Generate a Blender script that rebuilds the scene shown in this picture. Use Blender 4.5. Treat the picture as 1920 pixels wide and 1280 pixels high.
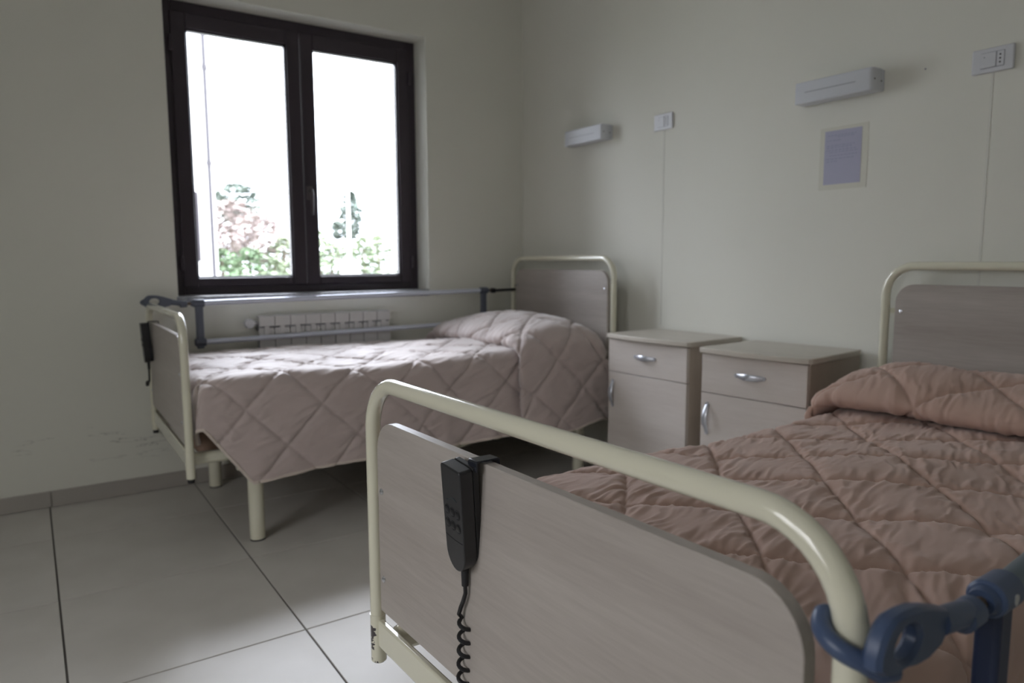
import bpy, bmesh, math, random
import numpy as np
from mathutils import Vector, Matrix
random.seed(4)
C = bpy.context.scene
COL = C.collection
for o in list(bpy.data.objects):
    bpy.data.objects.remove(o)
R = math.radians

# ------------------------------------------------------------------ camera
CAM = Vector((0.0, 0.0, 1.07))
yaw, pit, rol = 0.59355056, 0.113989922, -0.00382928733
fw = Vector((math.sin(yaw)*math.cos(pit), math.cos(yaw)*math.cos(pit), -math.sin(pit)))
r0 = Vector((math.cos(yaw), -math.sin(yaw), 0)); u0 = r0.cross(fw)
rt = r0*math.cos(rol)+u0*math.sin(rol); up = -r0*math.sin(rol)+u0*math.cos(rol)
cd = bpy.data.cameras.new('camera'); cam = bpy.data.objects.new('camera', cd); COL.objects.link(cam)
m = Matrix((rt, up, -fw)).transposed().to_4x4(); m.translation = CAM
cam.matrix_world = m
cd.sensor_fit = 'HORIZONTAL'; cd.sensor_width = 36; cd.lens = 1343.82/1920*36
cd.clip_start = 0.05; cd.clip_end = 300
cd.dof.use_dof = True; cd.dof.focus_distance = 1.2; cd.dof.aperture_fstop = 4.0
C.camera = cam

# ------------------------------------------------------------------ sky (bright overcast), exposure
w = bpy.data.worlds.new('overcast_sky'); C.world = w; w.use_nodes = True
nt = w.node_tree; nt.nodes.clear()
wo = nt.nodes.new('ShaderNodeOutputWorld'); bg = nt.nodes.new('ShaderNodeBackground')
tc = nt.nodes.new('ShaderNodeTexCoord'); sp = nt.nodes.new('ShaderNodeSeparateXYZ'); cr = nt.nodes.new('ShaderNodeValToRGB')
nt.links.new(tc.outputs['Generated'], sp.inputs[0]); nt.links.new(sp.outputs['Z'], cr.inputs[0])
cr.color_ramp.elements[0].position = 0.0; cr.color_ramp.elements[0].color = (0.30, 0.32, 0.36, 1)
cr.color_ramp.elements[1].position = 0.65; cr.color_ramp.elements[1].color = (1.40, 1.46, 1.62, 1)
nt.links.new(cr.outputs[0], bg.inputs[0]); bg.inputs[1].default_value = 15.0
nt.links.new(bg.outputs[0], wo.inputs[0])
# veiled sun, high and in front of the window, very soft through the cloud
sl = bpy.data.lights.new('veiled_sun', 'SUN'); sl.energy = 5.5; sl.angle = R(24); sl.color = (0.95, 0.97, 1.08)
so_ = bpy.data.objects.new('veiled_sun', sl); COL.objects.link(so_)
so_.rotation_euler = Vector((-.22, -1.0, -1.25)).to_track_quat('-Z', 'Y').to_euler()
# light portal that guides sampling of the sky through the window opening
pl = bpy.data.lights.new('window_portal', 'AREA'); pl.shape = 'RECTANGLE'; pl.size = 1.32; pl.size_y = 1.4
pl.cycles.is_portal = True
po = bpy.data.objects.new('window_portal', pl); COL.objects.link(po)
po.location = (1.24, 3.93, 1.6); po.rotation_euler = (R(-90), 0, 0)
# second portal: unseen window added in the left wall for fill light
pl2 = bpy.data.lights.new('fill_window_portal', 'AREA'); pl2.shape = 'RECTANGLE'; pl2.size = 1.6; pl2.size_y = 1.5
pl2.cycles.is_portal = True
po2 = bpy.data.objects.new('fill_window_portal', pl2); COL.objects.link(po2)
po2.location = (-2.12, 0.7, 1.6); po2.rotation_euler = (R(90), 0, R(-90))
C.view_settings.view_transform = 'Standard'; C.view_settings.look = 'None'
C.view_settings.gamma = 1.0; C.view_settings.use_curve_mapping = False
C.view_settings.exposure = 0.0
FILL_TINT = (.68, .665, .64)  # tint and strength of the added fill from the left

# ------------------------------------------------------------------ helpers
def tag(o, label=None, cat=None, group=None, kind=None):
    if label: o['label'] = label
    if cat: o['category'] = cat
    if group: o['group'] = group
    if kind: o['kind'] = kind
    return o

def empty(name, loc=(0, 0, 0), rz=0.0):
    o = bpy.data.objects.new(name, None); COL.objects.link(o)
    o.empty_display_size = 0.05; o.location = loc; o.rotation_euler = (0, 0, rz)
    return o

class MB:
    def __init__(s): s.v = []; s.f = []
    def add(s, vs, fs, M=None):
        b = len(s.v)
        s.v += [tuple(M @ Vector(p)) if M is not None else tuple(p) for p in vs]
        s.f += [tuple(b+i for i in f) for f in fs]
        return s
    def box(s, a, b, M=None):
        (x0, y0, z0), (x1, y1, z1) = a, b
        return s.add([(x0,y0,z0),(x1,y0,z0),(x1,y1,z0),(x0,y1,z0),(x0,y0,z1),(x1,y0,z1),(x1,y1,z1),(x0,y1,z1)],
                     [(0,3,2,1),(4,5,6,7),(0,1,5,4),(1,2,6,5),(2,3,7,6),(3,0,4,7)], M)
    def tube(s, pts, r, n=12, cap=True, closed=False):
        pts = [Vector(p) for p in pts]; N = len(pts)
        rs = r if isinstance(r, (list, tuple)) else [r]*N
        ref = None; vs = []
        for i in range(N):
            a = pts[i-1] if (i > 0 or closed) else pts[i]
            b = pts[(i+1) % N] if (i < N-1 or closed) else pts[i]
            t = (b-a).normalized()
            if ref is None:
                ref = Vector((0,0,1)) if abs(t.z) < 0.9 else Vector((1,0,0))
            x = ref - t*ref.dot(t); x.normalize(); y = t.cross(x); ref = x
            for k in range(n):
                q = 2*math.pi*k/n
                vs.append(pts[i]+x*(math.cos(q)*rs[i])+y*(math.sin(q)*rs[i]))
        fs = []
        for i in range(N if closed else N-1):
            j = (i+1) % N
            for k in range(n):
                l = (k+1) % n
                fs.append((i*n+k, i*n+l, j*n+l, j*n+k))
        if cap and not closed:
            fs.append(tuple(reversed(range(n)))); fs.append(tuple((N-1)*n+k for k in range(n)))
        return s.add(vs, fs)
    def cyl(s, a, b, r, n=16, r2=None):
        return s.tube([a, b], [r, r if r2 is None else r2], n)
    def prism(s, outline, axis, a, b, M=None):
        """outline: 2D points, extruded along axis from a to b"""
        n = len(outline)
        def P(p, h):
            return {'x': (h, p[0], p[1]), 'y': (p[0], h, p[1]), 'z': (p[0], p[1], h)}[axis]
        vs = [P(p, a) for p in outline]+[P(p, b) for p in outline]
        fs = [tuple(range(n)), tuple(reversed(range(n, 2*n)))]+[(i, i+n, (i+1) % n+n, (i+1) % n) for i in range(n)]
        return s.add(vs, fs, M)
    def build(s, name, mat, parent=None, smooth=True, bevel=0.0, seg=2, angle=35, normals=True):
        me = bpy.data.meshes.new(name); me.from_pydata(s.v, [], s.f)
        if normals:
            bm = bmesh.new(); bm.from_mesh(me); bmesh.ops.recalc_face_normals(bm, faces=bm.faces); bm.to_mesh(me); bm.free()
        if mat: me.materials.append(mat)
        o = bpy.data.objects.new(name, me); COL.objects.link(o)
        if parent: o.parent = parent
        if smooth:
            me.polygons.foreach_set('use_smooth', [True]*len(me.polygons))
            me.set_sharp_from_angle(angle=R(angle))
        if bevel:
            b = o.modifiers.new('bevel', 'BEVEL'); b.width = bevel; b.segments = seg; b.limit_method = 'ANGLE'; b.angle_limit = R(40)
        return o

def rrect(x0, y0, x1, y1, r, n=6, corners=(1, 1, 1, 1)):
    """rounded rectangle outline; corners: bottom-left, bottom-right, top-right, top-left"""
    out = []
    for (cx, cy, a0, c) in ((x0, y0, 180, corners[0]), (x1, y0, 270, corners[1]), (x1, y1, 0, corners[2]), (x0, y1, 90, corners[3])):
        if not c: out.append((cx, cy)); continue
        ox = cx+(r if cx == x0 else -r); oy = cy+(r if cy == y0 else -r)
        for k in range(n+1):
            q = R(a0+90*k/n); out.append((ox+r*math.cos(q), oy+r*math.sin(q)))
    return out

# ------------------------------------------------------------------ materials
def mat(name, col, rough=0.5, metal=0.0, spec=0.5, coat=0.0):
    m = bpy.data.materials.new(name); m.use_nodes = True
    p = m.node_tree.nodes['Principled BSDF']
    p.inputs['Base Color'].default_value = (*col, 1); p.inputs['Roughness'].default_value = rough
    p.inputs['Metallic'].default_value = metal; p.inputs['Specular IOR Level'].default_value = spec
    p.inputs['Coat Weight'].default_value = coat
    p.inputs['Coat Roughness'].default_value = 0.08
    return m
def nodes(m): return m.node_tree, m.node_tree.nodes['Principled BSDF']
def N(t, kind, **kw):
    n = t.nodes.new(kind)
    for k, v in kw.items():
        if k in n.inputs: n.inputs[k].default_value = v
        else: setattr(n, k, v)
    return n
def coords(t, scale=(1, 1, 1), rot=(0, 0, 0)):
    c = N(t, 'ShaderNodeTexCoord'); mp = N(t, 'ShaderNodeMapping')
    mp.inputs['Scale'].default_value = scale; mp.inputs['Rotation'].default_value = rot
    t.links.new(c.outputs['Object'], mp.inputs[0]); return mp.outputs[0]
def noise_col(m, c1, c2, scale, sc=(1, 1, 1), detail=4, lo=0.35, hi=0.65, rot=(0, 0, 0), bump=0.0, bdist=0.002):
    t, p = nodes(m); v = coords(t, sc, rot)
    n = N(t, 'ShaderNodeTexNoise', Scale=scale, Detail=detail); t.links.new(v, n.inputs['Vector'])
    r = N(t, 'ShaderNodeValToRGB'); r.color_ramp.elements[0].position = lo; r.color_ramp.elements[1].position = hi
    r.color_ramp.elements[0].color = (*c1, 1); r.color_ramp.elements[1].color = (*c2, 1)
    t.links.new(n.outputs['Fac'], r.inputs[0]); t.links.new(r.outputs[0], p.inputs['Base Color'])
    if bump:
        b = N(t, 'ShaderNodeBump', Strength=bump, Distance=bdist); t.links.new(n.outputs['Fac'], b.inputs['Height']); t.links.new(b.outputs[0], p.inputs['Normal'])
    return r

M_wall = mat('wall_paint', (0.745, 0.74, 0.665), 0.72, spec=0.3)
noise_col(M_wall, (0.735, 0.728, 0.652), (0.76, 0.752, 0.678), 1.3, lo=0.3, hi=0.7)
M_ceil = mat('ceiling_paint', (0.84, 0.84, 0.81), 0.9, spec=0.2)
M_reveal = M_wall
# wall_back: same paint, with faint scuffs left by beds
M_wallb = mat('wall_paint_scuffed', (0.745, 0.74, 0.665), 0.7, spec=0.3)
def scuffs():
    t, p = nodes(M_wallb)
    c = N(t, 'ShaderNodeTexCoord'); s = N(t, 'ShaderNodeSeparateXYZ'); t.links.new(c.outputs['Object'], s.inputs[0])
    mp = N(t, 'ShaderNodeMapping'); mp.inputs['Scale'].default_value = (2.2, 1, 17); mp.inputs['Rotation'].default_value = (0, R(6), 0)
    t.links.new(c.outputs['Object'], mp.inputs[0])
    n = N(t, 'ShaderNodeTexNoise', Scale=1.6, Detail=7, Roughness=0.62); t.links.new(mp.outputs[0], n.inputs['Vector'])
    # thin dark lines where noise crosses one value
    a = N(t, 'ShaderNodeMath', operation='SUBTRACT'); a.inputs[1].default_value = 0.56; t.links.new(n.outputs['Fac'], a.inputs[0])
    b = N(t, 'ShaderNodeMath', operation='ABSOLUTE'); t.links.new(a.outputs[0], b.inputs[0])
    l = N(t, 'ShaderNodeMapRange'); l.inputs['From Min'].default_value = 0.0; l.inputs['From Max'].default_value = 0.012
    l.inputs['To Min'].default_value = 1; l.inputs['To Max'].default_value = 0; t.links.new(b.outputs[0], l.inputs['Value'])
    # band of heights where the bed frames rub
    z1 = N(t, 'ShaderNodeMath', operation='SUBTRACT'); z1.inputs[1].default_value = 0.25; t.links.new(s.outputs['Z'], z1.inputs[0])
    z2 = N(t, 'ShaderNodeMath', operation='ABSOLUTE'); t.links.new(z1.outputs[0], z2.inputs[0])
    zb = N(t, 'ShaderNodeMapRange'); zb.inputs['From Min'].default_value = 0.05; zb.inputs['From Max'].default_value = 0.10
    zb.inputs['To Min'].default_value = 1; zb.inputs['To Max'].default_value = 0; t.links.new(z2.outputs[0], zb.inputs['Value'])
    mu = N(t, 'ShaderNodeMath', operation='MULTIPLY'); t.links.new(l.outputs[0], mu.inputs[0]); t.links.new(zb.outputs[0], mu.inputs[1])
    n2 = N(t, 'ShaderNodeTexNoise', Scale=4.0, Detail=2); t.links.new(c.outputs['Object'], n2.inputs['Vector'])
    g = N(t, 'ShaderNodeMapRange'); g.inputs['From Min'].default_value = 0.42; g.inputs['From Max'].default_value = 0.52
    t.links.new(n2.outputs['Fac'], g.inputs['Value'])
    m2 = N(t, 'ShaderNodeMath', operation='MULTIPLY'); t.links.new(mu.outputs[0], m2.inputs[0]); t.links.new(g.outputs[0], m2.inputs[1])
    mx = N(t, 'ShaderNodeMixRGB'); mx.inputs[1].default_value = (0.745, 0.74, 0.665, 1); mx.inputs[2].default_value = (0.30, 0.29, 0.26, 1)
    t.links.new(m2.outputs[0], mx.inputs[0]); t.links.new(mx.outputs[0], p.inputs['Base Color'])
scuffs()

M_tile = mat('porcelain_tile', (0.42, 0.40, 0.36), 0.42, spec=0.35)
noise_col(M_tile, (0.54, 0.52, 0.48), (0.60, 0.58, 0.54), 5.0, detail=6, lo=0.3, hi=0.7)
M_grout = mat('grout', (0.13, 0.12, 0.11), 0.9)
M_skirt = mat('skirting_tile', (0.40, 0.375, 0.34), 0.4)
M_frame = mat('window_frame_dark', (0.038, 0.028, 0.038), 0.36)
M_sill = mat('grey_stone_sill', (0.34, 0.35, 0.37), 0.35)
noise_col(M_sill, (0.26, 0.27, 0.29), (0.42, 0.43, 0.45), 60, detail=3)
M_cream = mat('cream_enamel', (0.74, 0.72, 0.575), 0.20, coat=1.0)
def cream_chipped(name, spots):
    m = mat(name, (0.74, 0.72, 0.575), 0.20, coat=1.0)
    t, p = nodes(m); c = N(t, 'ShaderNodeTexCoord')
    n = N(t, 'ShaderNodeTexNoise', Scale=150.0, Detail=2); t.links.new(c.outputs['Object'], n.inputs['Vector'])
    nv = N(t, 'ShaderNodeVectorMath', operation='SUBTRACT'); t.links.new(n.outputs['Color'], nv.inputs[0]); nv.inputs[1].default_value = (.5, .5, .5)
    ns = N(t, 'ShaderNodeVectorMath', operation='SCALE'); t.links.new(nv.outputs[0], ns.inputs[0]); ns.inputs['Scale'].default_value = .016
    ad = N(t, 'ShaderNodeVectorMath', operation='ADD'); t.links.new(c.outputs['Object'], ad.inputs[0]); t.links.new(ns.outputs[0], ad.inputs[1])
    last = None
    for (x, y, z, r) in spots:
        d = N(t, 'ShaderNodeVectorMath', operation='DISTANCE'); t.links.new(ad.outputs[0], d.inputs[0]); d.inputs[1].default_value = (x, y, z)
        l = N(t, 'ShaderNodeMath', operation='LESS_THAN'); t.links.new(d.outputs['Value'], l.inputs[0]); l.inputs[1].default_value = r
        if last is None: last = l
        else:
            mx_ = N(t, 'ShaderNodeMath', operation='MAXIMUM'); t.links.new(last.outputs[0], mx_.inputs[0]); t.links.new(l.outputs[0], mx_.inputs[1]); last = mx_
    mx = N(t, 'ShaderNodeMixRGB'); mx.inputs[1].default_value = (0.74, 0.72, 0.575, 1); mx.inputs[2].default_value = (0.035, 0.025, 0.03, 1)
    t.links.new(last.outputs[0], mx.inputs[0]); t.links.new(mx.outputs[0], p.inputs['Base Color'])
    return m
M_cream_chip = cream_chipped('cream_enamel_chipped', [(-.0150, .4875-.003, z_, r_) for z_, r_ in ((.331, .0075), (.321, .0080), (.309, .005), (.298, .0055), (.292, .004), (.268, .003))]+[(-.0105, .4875-.0115, .262, .0035)])

def wood(name, light, dark, axis, rough=0.38, streak=1.0):
    """pale laminate with long fine grain along the given axis"""
    m = mat(name, light, rough, spec=0.4)
    t, p = nodes(m)
    big = {'x': (0.6, 9, 9), 'y': (9, 0.6, 9), 'z': (9, 9, 0.6)}[axis]
    fine = tuple(s*9 for s in big)
    v1 = coords(t, big); v2 = coords(t, fine)
    n1 = N(t, 'ShaderNodeTexNoise', Scale=1.0, Detail=5, Roughness=0.6, Distortion=0.4); t.links.new(v1, n1.inputs['Vector'])
    n2 = N(t, 'ShaderNodeTexNoise', Scale=2.0, Detail=3, Roughness=0.6); t.links.new(v2, n2.inputs['Vector'])
    a = N(t, 'ShaderNodeMath', operation='MULTIPLY'); a.inputs[1].default_value = 0.45*streak; t.links.new(n2.outputs['Fac'], a.inputs[0])
    b = N(t, 'ShaderNodeMath', operation='ADD'); t.links.new(n1.outputs['Fac'], b.inputs[0]); t.links.new(a.outputs[0], b.inputs[1])
    r = N(t, 'ShaderNodeValToRGB'); r.color_ramp.elements[0].position = 0.45; r.color_ramp.elements[1].position = 0.95
    r.color_ramp.elements[0].color = (*dark, 1); r.color_ramp.elements[1].color = (*light, 1)
    t.links.new(b.outputs[0], r.inputs[0]); t.links.new(r.outputs[0], p.inputs['Base Color'])
    bp = N(t, 'ShaderNodeBump', Strength=0.15, Distance=0.0006); t.links.new(n2.outputs['Fac'], bp.inputs['Height']); t.links.new(bp.outputs[0], p.inputs['Normal'])
    return m
M_board = wood('pale_laminate_board', (0.47, 0.43, 0.395), (0.345, 0.305, 0.275), 'y')
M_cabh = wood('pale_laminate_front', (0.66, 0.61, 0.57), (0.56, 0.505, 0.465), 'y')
M_cabs = wood('pale_laminate_shaded_side', (0.50, 0.435, 0.37), (0.40, 0.34, 0.28), 'z')  # darker, browner than the fronts: shade of the sides put into the colour
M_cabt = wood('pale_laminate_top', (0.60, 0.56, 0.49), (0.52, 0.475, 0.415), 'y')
M_silver = mat('brushed_silver', (0.62, 0.64, 0.70), 0.33, metal=0.75)
M_screw = mat('zinc_screw', (0.75, 0.77, 0.82), 0.25, metal=0.9)
M_black = mat('black_plastic', (0.012, 0.012, 0.014), 0.38)
M_blackg = mat('black_plastic_face', (0.022, 0.022, 0.025), 0.33)
M_rubber = mat('black_rubber', (0.02, 0.02, 0.022), 0.7)
M_white = mat('white_plastic', (0.66, 0.67, 0.70), 0.35)
M_white2 = mat('white_painted_metal', (0.66, 0.68, 0.72), 0.38)
M_slot = mat('dark_slot', (0.03, 0.03, 0.035), 0.6)
M_line = mat('grey_slot', (0.28, 0.29, 0.33), 0.6)
M_rad = mat('radiator_enamel', (0.66, 0.65, 0.64), 0.35)
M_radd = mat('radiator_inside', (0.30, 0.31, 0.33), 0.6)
M_blue = mat('blue_plastic', (0.055, 0.085, 0.165), 0.36)
M_dblue = mat('dark_blue_plastic', (0.018, 0.030, 0.075), 0.4)
M_greyp = mat('grey_blue_plastic', (0.11, 0.125, 0.165), 0.45)
M_alu = mat('anodised_tube', (0.66, 0.70, 0.80), 0.30, metal=0.4)
M_alud = mat('dark_anodised_tube', (0.14, 0.18, 0.22), 0.35, metal=0.4)
M_brown = mat('brown_pin', (0.09, 0.06, 0.035), 0.5)
M_mattress = mat('mattress_cover', (0.30, 0.20, 0.15), 0.85)
M_paper = mat('paper', (0.44, 0.44, 0.56), 0.8)
M_film = mat('clear_pocket_border', (0.66, 0.65, 0.56), 0.45)
M_ink = mat('faded_ink', (0.33, 0.34, 0.47), 0.8)

def fabric(name, c1, c2, rough=0.85, sheen=0.25):
    m = mat(name, c1, rough, spec=0.25)
    t, p = nodes(m); p.inputs['Sheen Weight'].default_value = sheen; p.inputs['Sheen Roughness'].default_value = 0.5
    v = coords(t)
    n = N(t, 'ShaderNodeTexNoise', Scale=3.0, Detail=4); t.links.new(v, n.inputs['Vector'])
    mx = N(t, 'ShaderNodeMixRGB'); mx.inputs[1].default_value = (*c1, 1); mx.inputs[2].default_value = (*c2, 1)
    t.links.new(n.outputs['Fac'], mx.inputs[0]); t.links.new(mx.outputs[0], p.inputs['Base Color'])
    n2 = N(t, 'ShaderNodeTexNoise', Scale=900.0, Detail=2); t.links.new(v, n2.inputs['Vector'])
    b = N(t, 'ShaderNodeBump', Strength=0.12, Distance=0.0006); t.links.new(n2.outputs['Fac'], b.inputs['Height']); t.links.new(b.outputs[0], p.inputs['Normal'])
    return m
M_q1 = fabric('terracotta_quilt_cotton', (0.53, 0.365, 0.302), (0.49, 0.34, 0.28))
M_q2 = fabric('mauve_quilt_cotton', (0.53, 0.44, 0.415), (0.50, 0.415, 0.39), rough=.6, sheen=.8)
M_hem = fabric('quilt_hem', (0.66, 0.58, 0.51), (0.62, 0.54, 0.48))

M_glass = bpy.data.materials.new('window_glass'); M_glass.use_nodes = True
t = M_glass.node_tree; t.nodes.clear()
go = t.nodes.new('ShaderNodeOutputMaterial'); mx = t.nodes.new('ShaderNodeMixShader'); tr = t.nodes.new('ShaderNodeBsdfTransparent')
gl = t.nodes.new('ShaderNodeBsdfGlossy'); gl.inputs['Roughness'].default_value = 0.02; fr = t.nodes.new('ShaderNodeFresnel'); fr.inputs[0].default_value = 1.3
tr.inputs[0].default_value = (0.97, 0.98, 0.985, 1)
t.links.new(fr.outputs[0], mx.inputs[0]); t.links.new(tr.outputs[0], mx.inputs[1]); t.links.new(gl.outputs[0], mx.inputs[2]); t.links.new(mx.outputs[0], go.inputs[0])

# ------------------------------------------------------------------ room shell
YW, XW, ZC = 3.652, 2.551, 2.85
XL, YB = -1.9, -1.9
WX0, WX1, WZ0, WZ1 = 0.583, 1.898, 0.868, 2.281      # window opening
fl = tag(MB().box((XL-.25, YB-.25, -0.12), (XW+.25, YW+.3, -0.004)).build('floor', M_grout, smooth=False), kind='structure')
xs = [0.019+0.589*k for k in range(-4, 6)]; ys = [1.982+0.615*k for k in range(-7, 4)]
xe = [XL]+[x for x in xs if XL+.05 < x < XW-.03]+[XW]; ye = [YB]+[y for y in ys if YB+.05 < y < YW-.03]+[YW]
tmesh = {}
for i in range(len(xe)-1):
    for j in range(len(ye)-1):
        wx, wy = xe[i+1]-xe[i], ye[j+1]-ye[j]; key = (round(wx, 3), round(wy, 3))
        if key not in tmesh:
            g = 0.0029; e = 0.0006
            a, b, c, d = -wx/2+g, -wy/2+g, wx/2-g, wy/2-g
            vs = [(a,b,-.004),(c,b,-.004),(c,d,-.004),(a,d,-.004),(a,b,-e),(c,b,-e),(c,d,-e),(a,d,-e),(a+e,b+e,0),(c-e,b+e,0),(c-e,d-e,0),(a+e,d-e,0)]
            fs = [(0,1,5,4),(1,2,6,5),(2,3,7,6),(3,0,4,7),(4,5,9,8),(5,6,10,9),(6,7,11,10),(7,4,8,11),(8,9,10,11)]
            me = bpy.data.meshes.new('tile'); me.from_pydata(vs, [], fs); me.materials.append(M_tile); tmesh[key] = me
        o = bpy.data.objects.new('tile', tmesh[key]); COL.objects.link(o); o.parent = fl
        o.location = ((xe[i]+xe[i+1])/2, (ye[j]+ye[j+1])/2, 0)
tag(MB().box((XL-.25, YB-.25, ZC), (XW+.25, YW+.3, ZC+.15)).build('ceiling', M_ceil, smooth=False), kind='structure')
wb = MB()
wb.box((XL-.25, YW, 0), (WX0, YW+.3, ZC)); wb.box((WX1, YW, 0), (XW+.25, YW+.3, ZC))
wb.box((WX0, YW, 0), (WX1, YW+.3, WZ0)); wb.box((WX0, YW, WZ1), (WX1, YW+.3, ZC))
tag(wb.build('wall_back', M_wallb, smooth=False), kind='structure')
wr = tag(MB().box((XW, YB-.25, 0), (XW+.25, YW, ZC)).build('wall_right', M_wall, smooth=False), kind='structure')
LY0, LY1, LZ0, LZ1 = -0.1, 1.5, .90, 2.36  # opening for the added fill window
wl = MB()
wl.box((XL-.25, YB-.25, 0), (XL, LY0, ZC)); wl.box((XL-.25, LY1, 0), (XL, YW, ZC))
wl.box((XL-.25, LY0, 0), (XL, LY1, LZ0)); wl.box((XL-.25, LY0, LZ1), (XL, LY1, ZC))
tag(wl.build('wall_left', M_wall, smooth=False), kind='structure')
M_fill_tint = bpy.data.materials.new('fill_tint'); M_fill_tint.use_nodes = True  # clear tinted sheet, added to warm and dim the fill light
t = M_fill_tint.node_tree; t.nodes.clear()
go = t.nodes.new('ShaderNodeOutputMaterial'); tr = t.nodes.new('ShaderNodeBsdfTransparent'); tr.inputs[0].default_value = (FILL_TINT[0], FILL_TINT[1], FILL_TINT[2], 1)
t.links.new(tr.outputs[0], go.inputs[0])
w2 = empty('fill_window', (XL-.12, LY0, LZ0)); tag(w2, kind='structure')  # out of view, added to let fill light in from the left
mb = MB(); a_, h_ = LY1-LY0, LZ1-LZ0
mb.box((0, 0, 0), (.05, .09, h_)); mb.box((0, a_-.09, 0), (.05, a_, h_)); mb.box((0, .09, 0), (.05, a_-.09, .09)); mb.box((0, .09, h_-.09), (.05, a_-.09, h_)); mb.box((0, a_/2-.06, .09), (.05, a_/2+.06, h_-.09))
mb.build('window_frame', M_frame, w2, smooth=False, bevel=.004)
MB().box((.02, .05, .05), (.0205, a_-.05, h_-.05)).build('fill_tint_sheet', M_fill_tint, w2, smooth=False)
tag(MB().box((XL, YB-.25, 0), (XW, YB, ZC)).build('wall_front', M_wall, smooth=False), kind='structure')
# faint plaster chases (closed conduit lines) under the two socket plates
M_chase = mat('repainted_chase', (0.70, 0.695, 0.63), 0.75)
for y, z0, z1 in ((2.484, 0.75, 1.678), (1.083, 0.9, 1.646)):
    MB().box((XW-.0012, y-.004, z0), (XW+.001, y+.004, z1)).build('conduit_chase', M_chase, wr, smooth=False, bevel=.0008)
# skirting tiles
def skirting(name, pts_axis, a, b, fixed, joints):
    root = empty(name); tag(root, kind='structure')
    cuts = [a]+[j for j in joints if a+.03 < j < b-.03]+[b]
    for i in range(len(cuts)-1):
        mb = MB(); p, q = cuts[i]+.0012, cuts[i+1]-.0012
        if pts_axis == 'x': mb.box((p, min(fixed), 0.001), (q, max(fixed), 0.072))
        else: mb.box((min(fixed), p, 0.001), (max(fixed), q, 0.072))
        mb.build('tile', M_skirt, root, smooth=False, bevel=.002)
skirting('baseboard_back', 'x', XL, XW-.01, (YW-.009, YW), [0.027+.589*k for k in range(-4, 6)])
skirting('baseboard_right', 'y', YB, YW-.01, (XW-.009, XW), ys)
skirting('baseboard_left', 'y', YB, YW-.01, (XL, XL+.009), ys)

# ------------------------------------------------------------------ window
win = empty('window_1', (WX0, 3.79, WZ0)); tag(win, kind='structure')
W, Hh = WX1-WX0, WZ1-WZ0
SB = .035          # sill slab top (local)
mb = MB()
b0 = .058
mb.box((0, 0, SB), (b0, .065, Hh)); mb.box((W-b0, 0, SB), (W, .065, Hh)); mb.box((b0, 0, Hh-b0), (W-b0, .065, Hh)); mb.box((b0, 0, SB), (W-b0, .065, SB+b0-.012))
mb.build('window_frame', M_frame, win, smooth=False, bevel=.004)
mid = 1.2385-WX0
def sash(x0, x1, g0, g1, handle):
    mb = MB(); z0, z1 = SB+.038, Hh-.050; gz0, gz1 = .985-WZ0, 2.158-WZ0; y0, y1 = -.016, .05
    mb.box((x0, y0, z0), (g0, y1, z1)); mb.box((g1, y0, z0), (x1, y1, z1)); mb.box((g0, y0, gz1), (g1, y1, z1)); mb.box((g0, y0, z0), (g1, y1, gz0))
    s = mb.build('sash', M_frame, win, smooth=False, bevel=.005)
    mb = MB(); e = .008
    for (a, b, c, d) in ((g0-.001, gz0, g0+e, gz1), (g1-e, gz0, g1+.001, gz1), (g0, gz0-.001, g1, gz0+e), (g0, gz1-e, g1, gz1+.001)):
        mb.box((a, .0, b), (c, .03, d))
    mb.build('glazing_bead', M_frame, s, smooth=False)
    MB().box((g0, .018, gz0), (g1, .022, gz1)).build('glass_pane', M_glass, s, smooth=False)
    for z in (.19, Hh-.2):
        xx = x0-.004 if not handle else x1-.004
        MB().cyl((xx+(.004 if handle else 0), y0-.008, z-.035), (xx+(.004 if handle else 0), y0-.008, z+.035), .009, 10).build('hinge', M_frame, s)
    return s
sash(.048, mid-.002, .698-WX0, 1.170-WX0, False)
s2 = sash(mid+.002, W-.046, 1.307-WX0, 1.786-WX0, True)
hx, hz = 1.262-WX0, 1.42-WZ0
M_handle = mat('bronze_handle', (.10, .085, .09), .35, metal=.4)
h = MB().box((hx-.015, -.026, hz-.035), (hx+.015, -.016, hz+.035)).build('window_handle', M_handle, s2, bevel=.004)
MB().tube([(hx, -.02, hz+.012), (hx, -.058, hz+.012), (hx, -.066, hz), (hx, -.066, hz-.03), (hx, -.062, hz-.115)], [.008, .008, .010, .010, .007], 10).build('grip', M_handle, s2)
tag(MB().box((WX0-.006, YW-.008, WZ0-.001), (WX1-.003, 3.86, WZ0+SB)).build('trim_1', M_sill, smooth=False, bevel=.004), kind='structure')

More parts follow.
